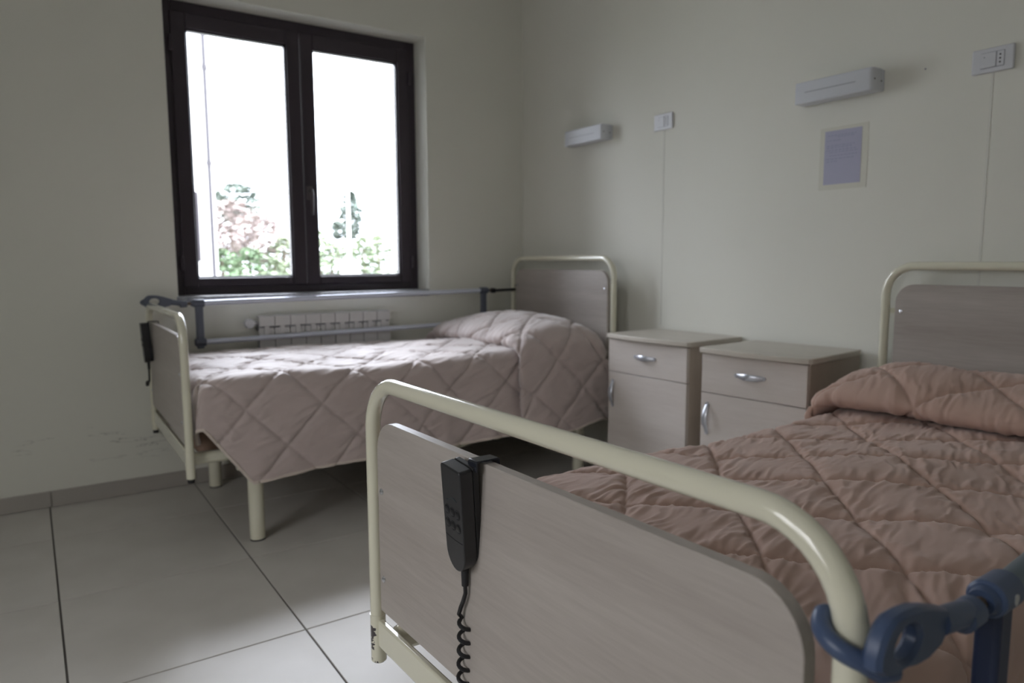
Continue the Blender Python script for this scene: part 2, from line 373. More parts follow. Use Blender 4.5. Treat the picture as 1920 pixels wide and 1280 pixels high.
# ------------------------------------------------------------------ radiator
rd = tag(empty('radiator', (0.928, 3.586, 0.0)), 'white sectional radiator on the wall under the window, behind the mauve quilted bed', 'radiator')
sw = .0773
proto = None
for i in range(9):
    x0 = i*sw+.0015; x1 = (i+1)*sw-.0015; cx = (x0+x1)/2
    if i == 0:
        mb = MB()
        mb.prism(rrect(x0, .13, x1, .705, .008, 3), 'y', 0, .008)
        mb.box((cx-.013, .002, .70), (cx+.013, .010, .765))
        mb.prism([(x0, .748), (x1, .748), (x1, .788), (x1, .795), (x0, .795)], 'y', .0, .012)
        mb.box((x0+.001, .012, .69), (x1-.001, .018, .739))
        mb.box((x0, .008, .785), (x1, .056, .800))
        mb.box((cx-.004, .008, .15), (cx+.004, .056, .79))
        sec = mb.build('section', M_rad, rd, smooth=False, bevel=.002)
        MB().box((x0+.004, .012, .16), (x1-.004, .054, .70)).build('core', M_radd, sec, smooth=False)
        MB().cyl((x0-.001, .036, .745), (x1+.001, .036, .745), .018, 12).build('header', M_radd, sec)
        proto = sec
    else:
        s = proto.copy(); COL.objects.link(s); s.location.x = i*sw
        for ch in proto.children:
            c = ch.copy(); COL.objects.link(c); c.parent = s
MB().cyl((-.05, .036, .762), (0.003, .036, .762), .013, 12).build('pipe_joint', M_screw, rd)
MB().tube([(-.045, .030, .762), (-.045, .045, .762), (-.045, .064, .762)], .014, 12).build('valve', M_screw, rd)
kb = MB().tube([(-.045, .035, .765), (-.045, .012, .765), (-.045, -.012, .765), (-.045, -.016, .765)], [.020, .024, .022, .016], 18).build('valve_knob', M_white, rd)
for k in range(12):
    q = 2*math.pi*k/12
    MB().cyl((-.045+.0225*math.cos(q), .012, .765+.0225*math.sin(q)), (-.045+.0215*math.cos(q), -.012, .765+.0215*math.sin(q)), .0022, 5).build('ridge', M_white, kb)
for x in (.1, .6):
    MB().box((x-.01, .05, .70), (x+.01, .064, .73)).build('wall_bracket', M_rad, rd, smooth=False)

# ------------------------------------------------------------------ quilts (numpy)
def vnoise(x, y, seed):
    xi = np.floor(x).astype(np.int64); yi = np.floor(y).astype(np.int64); xf = x-xi; yf = y-yi
    def hsh(a, b):
        h = (a*374761393 + b*668265263 + seed*974634777) & 0xFFFFFFFF
        h = ((h ^ (h >> 13))*1274126177) & 0xFFFFFFFF
        return ((h ^ (h >> 16)) & 0xFFFF)/65535.0*2-1
    u = xf*xf*xf*(xf*(xf*6-15)+10); v = yf*yf*yf*(yf*(yf*6-15)+10)
    return (hsh(xi, yi)*(1-u)+hsh(xi+1, yi)*u)*(1-v)+(hsh(xi, yi+1)*(1-u)+hsh(xi+1, yi+1)*u)*v
def fbm(x, y, seed, o=3):
    r = 0; a = 1
    for k in range(o):
        r = r+a*vnoise(x*2**k, y*2**k, seed+k*7); a *= .5
    return r
def resample(P, step):
    P = np.array(P, float)
    # Catmull-Rom smoothing of the control polygon
    out = []
    Q = np.vstack([2*P[0]-P[1], P, 2*P[-1]-P[-2]])
    for i in range(1, len(Q)-2):
        for tt in np.linspace(0, 1, 16, endpoint=False):
            a, b, c, d = Q[i-1], Q[i], Q[i+1], Q[i+2]
            out.append(.5*((2*b)+(-a+c)*tt+(2*a-5*b+4*c-d)*tt**2+(-a+3*b-3*c+d)*tt**3))
    out.append(P[-1]); out = np.array(out)
    L = np.concatenate([[0], np.cumsum(np.linalg.norm(np.diff(out[:, :2], axis=0), axis=1))])
    n = int(L[-1]/step)+1; t = np.linspace(0, L[-1], n)
    return t, np.stack([np.interp(t, L, out[:, k]) for k in range(out.shape[1])], 1)

def quilt(name, parent_none, loc, rz, prof, hw, hemz, zb, seams, material, step, seed, hemL, hemR, ufold, puff=.011, wr_amp=1.0, sag=.012, flare=.03, flareL=.03):
    """prof: control points (u, z, pillow, outward); hemL/hemR(u, tfold)-> z of hem on +y / -y side; seams=(c1,p1,c2,p2,sgn)"""
    t, PR = resample(prof, step)
    U, Z, PI_, OW = PR.T
    i0 = np.argmax(U > .3); tu = t-(t[i0]-U[i0])                  # tu equals u on the flat part
    nq = int((2*hw+.75)/step)
    q = np.linspace(-1, 1, nq)
    q0 = hw/(hw+.36)
    r = .055; arc = r*math.pi/2
    T = len(t)
    drops = []
    S = np.zeros((T, nq))
    for side, hem in ((1, hemL), (-1, hemR)):
        dmax = np.array([hem(U[i], tu[i], Z[i]+.38*PI_[i]) for i in range(T)])
        k = np.clip((side*q-q0)/(1-q0), 0, 1)
        flat = np.clip(side*q, 0, q0)/q0*(hw-r)
        selm = side*q > 0 if side == 1 else side*q >= 0
        val = flat[None, :]+k[None, :]*dmax[:, None]
        S[:, selm] = (side*val)[:, selm]
    a = np.abs(S); sg = np.sign(S)
    ex = np.clip(a-(hw-r), 0, None)
    ang = np.clip(ex/r, 0, math.pi/2)
    dn = np.clip(ex-arc, 0, None)
    Y = sg*(np.minimum(a, hw-r)+r*np.sin(ang))
    D = r*(1-np.cos(ang))+dn
    s_n = np.clip(a/hw, 0, 1.2)
    pill = PI_[:, None]*(1-.62*np.clip(s_n, 0, 1)**3.0)
    side_off = OW[:, None]*np.clip(ex/.1, 0, 1)
    UU = np.repeat(U[:, None], nq, 1)
    X = UU.copy()
    TT = np.repeat(tu[:, None], nq, 1)
    crown = sag*(1-np.clip(s_n, 0, 1)**2)
    big = .012*fbm(TT*3+3, S*3.3, seed+50, 2)
    ZZ = Z[:, None]+pill+crown-D+big*np.clip(1-dn/.05, 0, 1)
    # hanging side: flare outwards and hang in soft folds
    gath = np.clip(dn/.35, 0, 1)
    Y = Y+sg*(side_off+np.where(sg > 0, flareL, flare)*gath+.020*gath*fbm(TT*6+9, S*0.9, seed+11, 2)+.010*np.clip(dn/.05, 0, 1)*fbm(TT*4, S*2, seed+5, 2))
    # quilting
    c1, p1, c2, p2, sgn = seams
    SS = S*sgn
    wob = .012*fbm(TT*3.1+4, SS*3.1, seed+21, 2)
    wob2 = .012*fbm(TT*3.3+14, SS*3.0+5, seed+23, 2)
    e1 = (TT+SS+wob-c1)/p1; e2 = (TT-SS+wob2-c2)/p2
    d1 = np.abs(e1-np.round(e1))*p1/1.414; d2 = np.abs(e2-np.round(e2))*p2/1.414
    dm = np.minimum(d1, d2)
    body = (.55*(1-np.exp(-dm/.009))+.45*(1-np.exp(-dm/.035)))*(1-.25*np.exp(-np.maximum(d1, d2)/.03))
    stitch = -np.exp(-(dm/.0036)**2)*.0035
    # wrinkles: long soft creases plus short gathers crossing each seam
    ca, sa = math.cos(.30), math.sin(.30)
    A = TT*ca-SS*sa; B = TT*sa+SS*ca
    wA = A+.03*fbm(A*5, B*5, seed+61, 2); wB = B+.02*fbm(A*7, B*7, seed+62, 2)
    n_l = fbm(wA*6, wB*34, seed+31, 3)
    n_l = 1-np.abs(n_l)*1.6                                       # ridged
    wl = .0036*n_l*np.exp(-((dm-.028)/.038)**2)
    kA = A+.02*fbm(A*9, B*9, seed+81, 2); kB = B+.012*fbm(A*11, B*11, seed+82, 2)
    n_f = 1-np.abs(fbm(kA*7, kB*58, seed+33, 2))*1.7
    wl = wl+.0024*n_f*(.4+.6*np.exp(-dm/.03))
    along1 = (TT-SS); along2 = (TT+SS)
    g1 = vnoise(along1*42+3*fbm(TT*4, SS*4, seed+3, 1), d1*8+np.round(e1)*7.3, seed+71)*np.exp(-(d1/.020)**1.3)
    g2 = vnoise(along2*42+3*fbm(TT*4, SS*4, seed+4, 1), d2*8+np.round(e2)*5.1, seed+72)*np.exp(-(d2/.020)**1.3)
    gs = .0030*(g1+g2)*(1-np.exp(-dm/.004))
    Hgt = puff*body+stitch+wr_amp*(wl+gs)
    P = np.stack([X, Y, ZZ], -1)
    du = np.gradient(P, axis=0); ds = np.gradient(P, axis=1)
    nrm = np.cross(du, ds); nrm /= (np.linalg.norm(nrm, axis=-1, keepdims=True)+1e-9)
    P = P+nrm*Hgt[..., None]
    me = bpy.data.meshes.new(name)
    nv = T*nq
    idx = np.arange(nv).reshape(T, nq)
    F = np.stack([idx[:-1, :-1], idx[1:, :-1], idx[1:, 1:], idx[:-1, 1:]], -1).reshape(-1, 4)
    me.vertices.add(nv); me.vertices.foreach_set('co', P.reshape(-1).astype(np.float32))
    me.loops.add(F.size); me.loops.foreach_set('vertex_index', F.reshape(-1).astype(np.int32))
    me.polygons.add(len(F)); me.polygons.foreach_set('loop_start', np.arange(0, F.size, 4, dtype=np.int32))
    me.polygons.foreach_set('loop_total', np.full(len(F), 4, dtype=np.int32))
    me.polygons.foreach_set('use_smooth', np.ones(len(F), dtype=bool))
    me.update(calc_edges=True); me.validate()
    me.materials.append(material)
    o = bpy.data.objects.new(name, me); COL.objects.link(o); o.location = loc; o.rotation_euler = (0, 0, rz)
    sol = o.modifiers.new('thickness', 'SOLIDIFY'); sol.thickness = .010; sol.offset = -1
    # piped hem all round
    stp = max(1, int(.012/step))
    for side in (0, nq-1):
        pts = [tuple(P[i, side]) for i in range(0, T, stp)]
        MB().tube(pts, .0058, 6).build('hem', M_hem, o)
    return o

# ------------------------------------------------------------------ hospital beds
def arc_pts(c, r, a0, a1, n, plane_x):
    return [(plane_x, c[0]+r*math.cos(R(a0+(a1-a0)*k/n)), c[1]+r*math.sin(R(a0+(a1-a0)*k/n))) for k in range(n+1)]

def screw(mb_name, x, y, z, s, parent):
    o = MB().tube([(x, y, z), (x+s*.002, y, z), (x+s*.0035, y, z)], [.0065, .006, .003], 14).build(mb_name, M_screw, parent)
    return o

def bed(loc, rz, W, L, dz, label, railside, raillabel_part):
    b = tag(empty('hospital_bed', loc, rz), label, 'bed')
    hw = W/2; r = .015; rc = .095
    # ---- foot end hoop
    def hoop(name, x, ztop, zbot, matl):
        pts = [(x, hw, zbot), (x, hw, zbot+.3)]+arc_pts((hw-rc, ztop-rc), rc, 0, 90, 10, x)+arc_pts((-hw+rc, ztop-rc), rc, 90, 180, 10, x)+[(x, -hw, zbot+.3), (x, -hw, zbot)]
        return MB().tube(pts, r, 20).build(name, matl, b)
    zt = .836+dz
    fh = hoop('foot_hoop', 0, zt, .355+dz, M_cream)
    for s in (1, -1):
        f = MB().tube([(0, s*hw, .358+dz), (0, s*hw, .262+dz), (0, s*hw, .259+dz)], [.0158, .0158, .013], 20).build('post_foot', M_cream_chip, b)
        MB().cyl((0, s*hw, .3575+dz), (0, s*hw, .3605+dz), .0163, 20).build('joint_ring', M_cream, f)
    # panel
    y0 = hw-.037
    MB().prism(rrect(-y0, .385+dz, y0, .768+dz, .062, 8, (0, 0, 1, 1)), 'x', -.010, .009).build('foot_panel', M_board, b, bevel=.0015)
    fp = b.children[-1] if b.children else None
    fp = [c for c in COL.objects if c.parent == b and c.name.startswith('foot_panel')][-1]
    for s in (1, -1):
        for z in (.63, .455):
            screw('screw', -.0105, s*(y0-.018), z+dz, -1, fp)
            MB().box((.009, s*(y0-.03) if s > 0 else s*(hw-.0), z+dz-.008), (.012, s*hw if s > 0 else s*(y0-.03), z+dz+.008)).build('bracket', M_cream, fp, smooth=False)
    MB().box((-.007, -hw+.012, .295+dz), (.007, hw-.012, .352+dz)).build('foot_rail', M_cream, b, bevel=.004)
    # ---- head end hoop
    zh = 1.043+dz*.9
    hoop('head_hoop', L, zh, .262+dz, M_cream)
    pn = MB().prism(rrect(-y0, .45+dz, y0, zh-.062, .062, 8, (0, 0, 1, 1)), 'x', L-.009, L+.009).build('head_panel', M_board, b, bevel=.0015)
    for s in (1, -1):
        screw('screw', L-.0095, s*(y0-.022), zh-.155, -1, pn)
        MB().box((L+.009, min(s*(y0-.03), s*hw), zh-.163), (L+.012, max(s*(y0-.03), s*hw), zh-.147)).build('bracket', M_cream, pn, smooth=False)
    MB().box((L-.012, -hw+.012, .297+dz), (L+.012, hw-.012, .345+dz)).build('head_rail', M_cream, b, bevel=.006)
    # ---- chassis
    fy = hw-.05
    zb0, zb1 = .29, .335+dz
    for s in (1, -1):
        MB().box((.012, s*fy-.02, .300+dz*.9), (.16, s*fy+.02, .345+dz*.9)).build('side_rail', M_cream, b, bevel=.012)
        MB().box((.17, s*(hw-.07)-.014, .282), (L-.012, s*(hw-.07)+.014, .335)).build('side_rail', M_cream, b, bevel=.004)
    for x in (.235, L-.17):
        MB().box((x-.015, -hw+.05, .275), (x+.015, hw-.05, .315)).build('cross_rail', M_cream, b, bevel=.003)
        for s in (1, -1):
            lg = MB().tube([(x, s*(hw-.062), .006), (x, s*(hw-.062), .305), (x, s*(hw-.062), .31)], [.029, .029, .026], 24).build('leg', M_cream, b)
            MB().tube([(x, s*(hw-.062), 0.0), (x, s*(hw-.062), .007)], .0285, 24).build('rubber_foot', M_rubber, lg)
    for k in range(5):
        x = .35+k*(L-.6)/4
        MB().box((x-.02, -hw+.08, .335), (x+.02, hw-.08, .345)).build('slat_bar', M_cream, b, smooth=False)
    # folding linkage below the deck
    for s in (1, -1):
        yy = s*(hw-.10)
        MB().box((1.085, yy-.012, .205), (1.107, yy+.012, .30)).build('linkage_stub', M_cream, b, bevel=.003)
        MB().tube([(1.095, yy, .213), (1.42, yy, .285)], .013, 8).build('linkage_arm', M_cream, b)
    MB().cyl((.60, 0, .27), (1.10, 0, .23), .03, 16).build('actuator', M_black, b)
    # bumpers at the far foot corner
    for s in ((1, -1) if dz > 0 else ()):
        MB().tube([(0, s*hw, .245+dz), (0, s*hw, .262+dz)], [.012, .013], 12).build('end_cap', M_rubber, b)
    # ---- guard rail on one side
    s = railside[0]
    yr = s*(hw+railside[1]); zl, zt2, x0, x1, tilt = railside[2:]
    g = empty('guard_rail'); g.parent = b
    def zz(x, base): return base+tilt*(x-x0)
    MB().tube([(x0, yr, zz(x0, zt2)), (x1, yr, zz(x1, zt2))], .0125, 16).build('rail_tube', railside_m[0], g)
    MB().tube([(x0, yr, zz(x0, zl)), (x1, yr, zz(x1, zl))], .0125, 16).build('rail_tube', railside_m[0], g)
    for x in (x0, x1):
        zt_, zl_ = zz(x, zt2), zz(x, zl)
        mb = MB()
        mb.box((x-.017, yr-.012, zl_-.03), (x+.017, yr+.012, zt_+.005))
        mb.build('pivot_post', railside_m[1], g, bevel=.006, seg=3)
        sx = -1 if x == x0 else 1
        for zc in (zt_, zl_):
            mb = MB()
            mb.tube([(x-.024, yr, zc), (x-.021, yr, zc), (x+.021, yr, zc), (x+.024, yr, zc)], [.016, .019, .019, .016], 20)
            if zc == zt_: mb.tube([(x+sx*.022, yr, zt_), (x+sx*.034, yr, zt_)], [.0155, .0125], 18)
            mb.build('collar', railside_m[2], g)
        MB().cyl((x, yr-s*.0, zt_-.0), (x, yr+s*.019, zt_), .006, 12).build('bolt', M_screw, g)
        # locking pin between pivot and hook arm
        hxp = 0 if x == x0 else L
        MB().cyl((x+sx*.03, yr, zt_), (x+sx*.065, yr, zt_-.002), .0065, 10).build('pin', M_brown, g)
        # hook arm: closed end knob, eye with an oval hole, then an open C round the post
        k0 = x+sx*.062; hd = (hxp-x)*sx
        mb = MB()
        mb.tube([(k0-sx*.012, yr, zt_-.002), (k0-sx*.010, yr, zt_-.002), (k0+sx*.016, yr, zt_-.003), (k0+sx*.02, yr, zt_-.003)], [.011, .0145, .0145, .010], 16)
        zc = zt_-.006
        # C hook round the post, open towards the bed end's inside
        pr = r+.0095
        c = (hxp, s*hw)
        pts = []
        steps = 14
        for q in range(steps+1):
            aa = R(205-(205+25)*q/steps) if True else 0
            # angle measured from the inward direction round the outer face to the rail side
            px = c[0]+sx*pr*math.sin(math.radians(0)+math.pi*(q/steps)*1.02-.12)
            py = c[1]-s*pr*math.cos(math.pi*(q/steps)*1.02-.12)
            pts.append((px, py, zc+.030-.028*q/steps))
        if x == x0:
            tail = [(hxp-sx*(-.006), yr-s*.002, zc-.001), (hxp-sx*.010, yr, zc-.003)]
            hook = pts[:-3]+tail
            mb.tube(hook, [.0060]+[.0090]*(len(hook)-2)+[.010], 12)
            zq = zc+.016
            outer = [(.100, .744), (.094, .757), (.060, .769), (.035, .776), (.015, .778), (-.002, .777), (-.012, .772), (-.020, .763), (-.026, .750), (-.026, .738), (-.014, .730), (.001, .726), (.019, .725), (.040, .722), (.062, .722), (.085, .728)]
            outer = [(hxp-sx*p_, z_-.745+zq) for p_, z_ in outer]
            hc = (hxp-sx*.020, .749-.745+zq)
            n_ = len(outer); inner = [(hc[0]-sx*.021*math.cos(2*math.pi*k/n_), hc[1]+.0150*math.sin(2*math.pi*k/n_)) for k in range(n_)]
            bm_v = []; fc = []
            for yy_, in_ in ((-.0085, .004), (-.0045, 0), (.0045, 0), (.0085, .004)):
                for (q_, o_) in zip(inner, outer):
                    d_ = Vector((o_[0]-q_[0], 0, o_[1]-q_[1])).normalized()
                    bm_v += [(q_[0]+d_.x*in_, yr+yy_, q_[1]+d_.z*in_), (o_[0]-d_.x*in_, yr+yy_, o_[1]-d_.z*in_)]
            for l_ in range(3):
                for k in range(n_):
                    A0 = l_*2*n_+2*k; A1 = l_*2*n_+2*((k+1) % n_); B0 = A0+2*n_; B1 = A1+2*n_
                    fc += [(A0, A1, B1, B0), (A0+1, B0+1, B1+1, A1+1)]
            for base, fl_ in ((0, 1), (3*2*n_, -1)):
                for k in range(n_):
                    A0 = base+2*k; A1 = base+2*((k+1) % n_)
                    fc.append((A0, A0+1, A1+1, A1) if fl_ == 1 else (A0, A1, A1+1, A0+1))
            mb.add(bm_v, fc)
            mb.tube([(hxp-sx*.088, yr, zq-.001), (k0-sx*.006, yr, zt_-.002)], [.0125, .0125], 14)
        else:
            mb.tube([(k0, yr, zc+.003), (hxp-sx*.02, yr, zc+.006)], [.0085, .0085], 12)
            mb.tube(pts, [.0055]+[.0075]*(len(pts)-2)+[.0055], 12)
        mb.build('hook_arm', railside_m[3] if x == x0 else railside_m[4], g)
    return b

aN = R(1.5)
ON = Vector((.545, 1.297, 0)); UN = Vector((math.cos(aN), math.sin(aN), 0)); VN = Vector((math.sin(aN), -math.cos(aN), 0))
WN = .975; cN = ON+VN*(WN/2); LN = 1.945
railside_m = (M_alud, M_dblue, M_blue, M_blue, M_blue)
bedN = bed(cN, aN, WN, LN, 0.0, 'nearest bed with cream tube ends, terracotta quilt on it and a blue clamp', (-1, .030, .565, .735, .215, 1.73, .085), None)
bF = R(-.6)
OF = Vector((.440, 2.705, 0)); UF = Vector((math.cos(bF), math.sin(bF), 0)); VF = Vector((-math.sin(bF), math.cos(bF), 0))
WF = .905; cF = OF+VF*(WF/2); LF = 1.985
railside_m = (M_alu, M_greyp, M_greyp, M_greyp, M_black)
bedF = bed(cF, bF, WF, LF, .036, 'cream framed bed under the window, mauve quilt on it and grey guard rail', (1, -.045, .692, .874, .205, 1.745, .012), None)

# mattresses
for (c, a, Wb, Lb, dz, lab) in ((cN, aN, WN, LN, 0, 'brown mattress edge showing under the terracotta quilt of the nearest bed'), (cF, bF, WF, LF, .05, 'brown mattress hidden below the mauve quilt on the bed under the window')):
    mb = MB(); mb.prism(rrect(.045, -Wb/2+.075, Lb-.03, Wb/2-.075, .05, 5), 'z', .346, .548+dz)
    o = mb.build('mattress', M_mattress, bevel=.02, seg=3); o.location = c; o.rotation_euler = (0, 0, a); tag(o, lab, 'mattress')

# quilt profiles: (u, z, pillow height, outward offset on the hanging side)
z1 = .583
profN = [(.045, .40, 0, 0), (.038, .50, 0, 0), (.045, z1-.02, 0, 0), (.085, z1, 0, 0), (.2, z1, 0, 0), (.5, z1, 0, 0), (.9, z1, 0, 0), (1.2, z1, 0, 0), (1.45, z1+.002, 0, 0), (1.60, z1+.004, 0, .0),
         (1.655, z1+.010, 0, .01), (1.645, z1+.022, .0, .02), (1.58, z1+.026, .0, .02), (1.515, z1+.028, 0, .02), (1.482, z1+.038, .004, .022), (1.485, z1+.056, .01, .025), (1.53, z1+.072, .025, .025),
         (1.62, z1+.085, .045, .02), (1.72, z1+.088, .055, .015), (1.82, z1+.078, .05, .01), (1.89, z1+.05, .03, 0), (1.918, z1-.02, 0, 0)]
def hemN(u, tu, z): return .26 if u > .2 else .12+.14*max(0, (u-.04)/.16)
qN = quilt('quilt', None, cN, aN, profN, WN/2-.035, None, z1, (.67-WN/2+.02+.0, .30, .05+WN/2, .295, -1), M_q1, .0041, 3, hemN, lambda u, tu, z: .33 if u > .2 else .16+.17*max(0, (u-.04)/.16), 1.45)
tag(qN, 'terracotta diamond quilt on the nearest bed, folded over the pillow', 'quilt')
z2 = .638
profF = [(.045, .42, 0, 0), (.040, .52, 0, 0), (.045, z2-.02, 0, 0), (.085, z2, 0, 0), (.2, z2, 0, 0), (.5, z2-.003, 0, 0), (.9, z2-.006, 0, 0), (1.2, z2-.004, 0, 0), (1.40, z2, 0, 0),
         (1.50, z2+.004, 0, .004), (1.54, z2+.008, .0, .008), (1.53, z2+.016, .0, .022), (1.48, z2+.018, .0, .025), (1.425, z2+.020, 0, .028), (1.40, z2+.028, .004, .03), (1.405, z2+.042, .01, .034), (1.45, z2+.056, .03, .036),
         (1.56, z2+.062, .055, .035), (1.68, z2+.060, .07, .03), (1.80, z2+.045, .065, .022), (1.90, z2+.015, .04, .01), (1.945, z2-.05, 0, 0)]
def hemF(u, tu, z):
    lo = .255+.018*min(1, max(0, (u-.25)*3))+.006*math.sin(u*5)+(.018*math.sin((u-1.35)*16) if u > 1.35 else 0)
    full = max(.05, z-lo+.031)
    if u < .2:
        k = min(1, max(0, (u-.05)/.15))
        return max(.03, (z-.47+.031)*(1-k)+full*k)
    return full
qF = quilt('quilt', None, cF-VF*.02, bF, profF, WF/2-.015, None, z2, (.395+WF/2-.12, .285, .005-WF/2+.12, .285, -1), M_q2, .0052, 8, lambda u, tu, z: .16, hemF, 1.40, puff=.013, flare=.035, flareL=.0)
tag(qF, 'mauve diamond quilt on the bed under the window, folded over the pillow', 'quilt')

# ------------------------------------------------------------------ hand controls
def handset(loc, rz, rx, lean, label, coil):
    h = tag(empty('hand_control', loc, rz), label, 'remote')
    # local: x outward from panel (negative = away from panel), y width, z up; origin at the panel's top front edge
    wd, hh, th = .054, .174, .034
    M = Matrix.Translation((-.010, 0, -.004)) @ Matrix.Rotation(R(lean), 4, 'Y') @ Matrix.Rotation(R(rx), 4, 'X')
    out = []
    n = 12
    for k in range(n+1):                         # rounded bottom
        q = math.pi+math.pi*k/n
        out.append((.5*wd*math.cos(q)*.98, -hh+.034+.034*math.sin(q)))
    out = out+[(wd/2, -hh*.55), (wd/2+.001, -.003), (wd/2-.002, 0), (-wd/2+.002, 0), (-wd/2-.001, -.003), (-wd/2, -hh*.55)]
    body = MB().prism(out, 'x', -th, -.011, M).build('body', M_blackg, h, bevel=.0035, seg=3)
    back = MB().prism([(p[0]*.98, p[1]*.985) for p in out], 'x', -.0105, 0, M).build('back_shell', M_black, h, bevel=.003, seg=3)
    for r_ in range(2):
        for c_ in range(3):
            mb = MB()
            yy = (c_-1)*.0145; z = -.073-r_*.0225
            a = [M @ Vector(p) for p in ((-th+.0005, yy, z), (-th-.0012, yy, z), (-th-.0018, yy, z))]
            mb.tube(a, [.0058, .0054, .0035], 16)
            bt = mb.build('button', M_black, h)
            ring = [M @ Vector((-th-.0002, yy+.0062*math.cos(q), z+.0075*math.sin(q))) for q in [2*math.pi*k/18 for k in range(18)]]
            MB().tube(ring, .0007, 6, closed=True).build('button_rim', M_rubber, bt)
    # faint swoosh printed above the buttons, moulded lines
    sw_ = [M @ Vector((-th-.0003, -.014+.028*k/12, -.052+.004*math.sin(k/12*math.pi*1.6))) for k in range(13)]
    MB().tube(sw_, .0006, 6).build('printed_mark', mat('dark_teal_print', (.035, .055, .065), .4), h)
    ln = [M @ Vector((-th-.0001, -.024+.048*k/4, -.118-.002*math.sin(k/4*math.pi))) for k in range(5)]
    MB().tube(ln, .0005, 6).build('moulded_line', M_black, h)
    # hook strap over the board
    mb = MB()
    prof = [(-.016, -.014), (-.016, .0005), (-.0135, .0030), (.0245, .0030), (.027, .0005), (.027, -.03), (.0245, -.03), (.0245, -.001), (.0225, .0002), (-.011, .0002), (-.0125, -.001), (-.0125, -.014)]
    mb.prism(prof, 'y', -.031, -.007)
    mb.build('hanger_hook', mat('glossy_hook', (.02, .022, .03), .25), h, bevel=.0008)
    # cable
    bot = M @ Vector((-th*.55, 0, -hh)); b2 = bot+Vector((0, .0, -.03))
    MB().tube([bot+Vector((0, 0, .004)), bot+Vector((0, 0, -.012)), b2], [.0065, .006, .0055], 12).build('strain_relief', M_rubber, h)
    if coil:
        pts = [b2+Vector((0, 0, .002)), b2+Vector((0, -.001, -.012)), b2+Vector((0, .006, -.028)), b2+Vector((-.0, .014, -.042)), b2+Vector((-.002, .0165, -.053))]
        c0 = b2+Vector((.004, .008, -.062))
        turns, pitch, rr = 10, .0235, .0095
        for k in range(turns*14):
            q = 2*math.pi*k/14
            pts.append(c0+Vector((-rr*math.sin(q)*1.0, rr*math.cos(q)+.0012*k/14, -pitch*k/14)))
        e_ = pts[-1]
        pts += [e_+Vector((.004, -.006, -.02)), e_+Vector((.02, -.012, -.045)), e_+Vector((.06, -.015, -.05)), e_+Vector((.16, -.02, -.02)), e_+Vector((.35, -.06, -.01)), e_+Vector((.60, -.085, .0))]
        MB().tube(pts, .0035, 8).build('coiled_cable', M_black, h)
    else:
        pts = [b2+Vector((0, 0, .002)), b2+Vector((0, .004, -.02)), b2+Vector((0, .006, -.045)), b2+Vector((0, .012, -.055)), b2+Vector((-.004, .034, -.062)), b2+Vector((-.004, .045, -.066))]
        MB().tube(pts, .0040, 8).build('cable', M_black, h)
        MB().tube([pts[-1]+Vector((0, -.012, .006)), pts[-1], pts[-1]+Vector((0, .012, -.012))], [.007, .009, .007], 10).build('cable_knot', M_black, h)
    return h
# near: local y = W/2 - v
pN = cN+UN*(-.010)+VN*(.385-WN/2); pN.z = .7715
hN = handset(pN, aN, 6.0, -7.0, 'black hand control with coiled cable hooked on the nearest footboard', True)
pF = cF+UF*(-.010)+VF*(.76-WF/2); pF.z = .7715+.036
hF = handset(pF, bF, -2.0, -3.0, 'black hand control hanging on the footboard of the bed under the window', False)

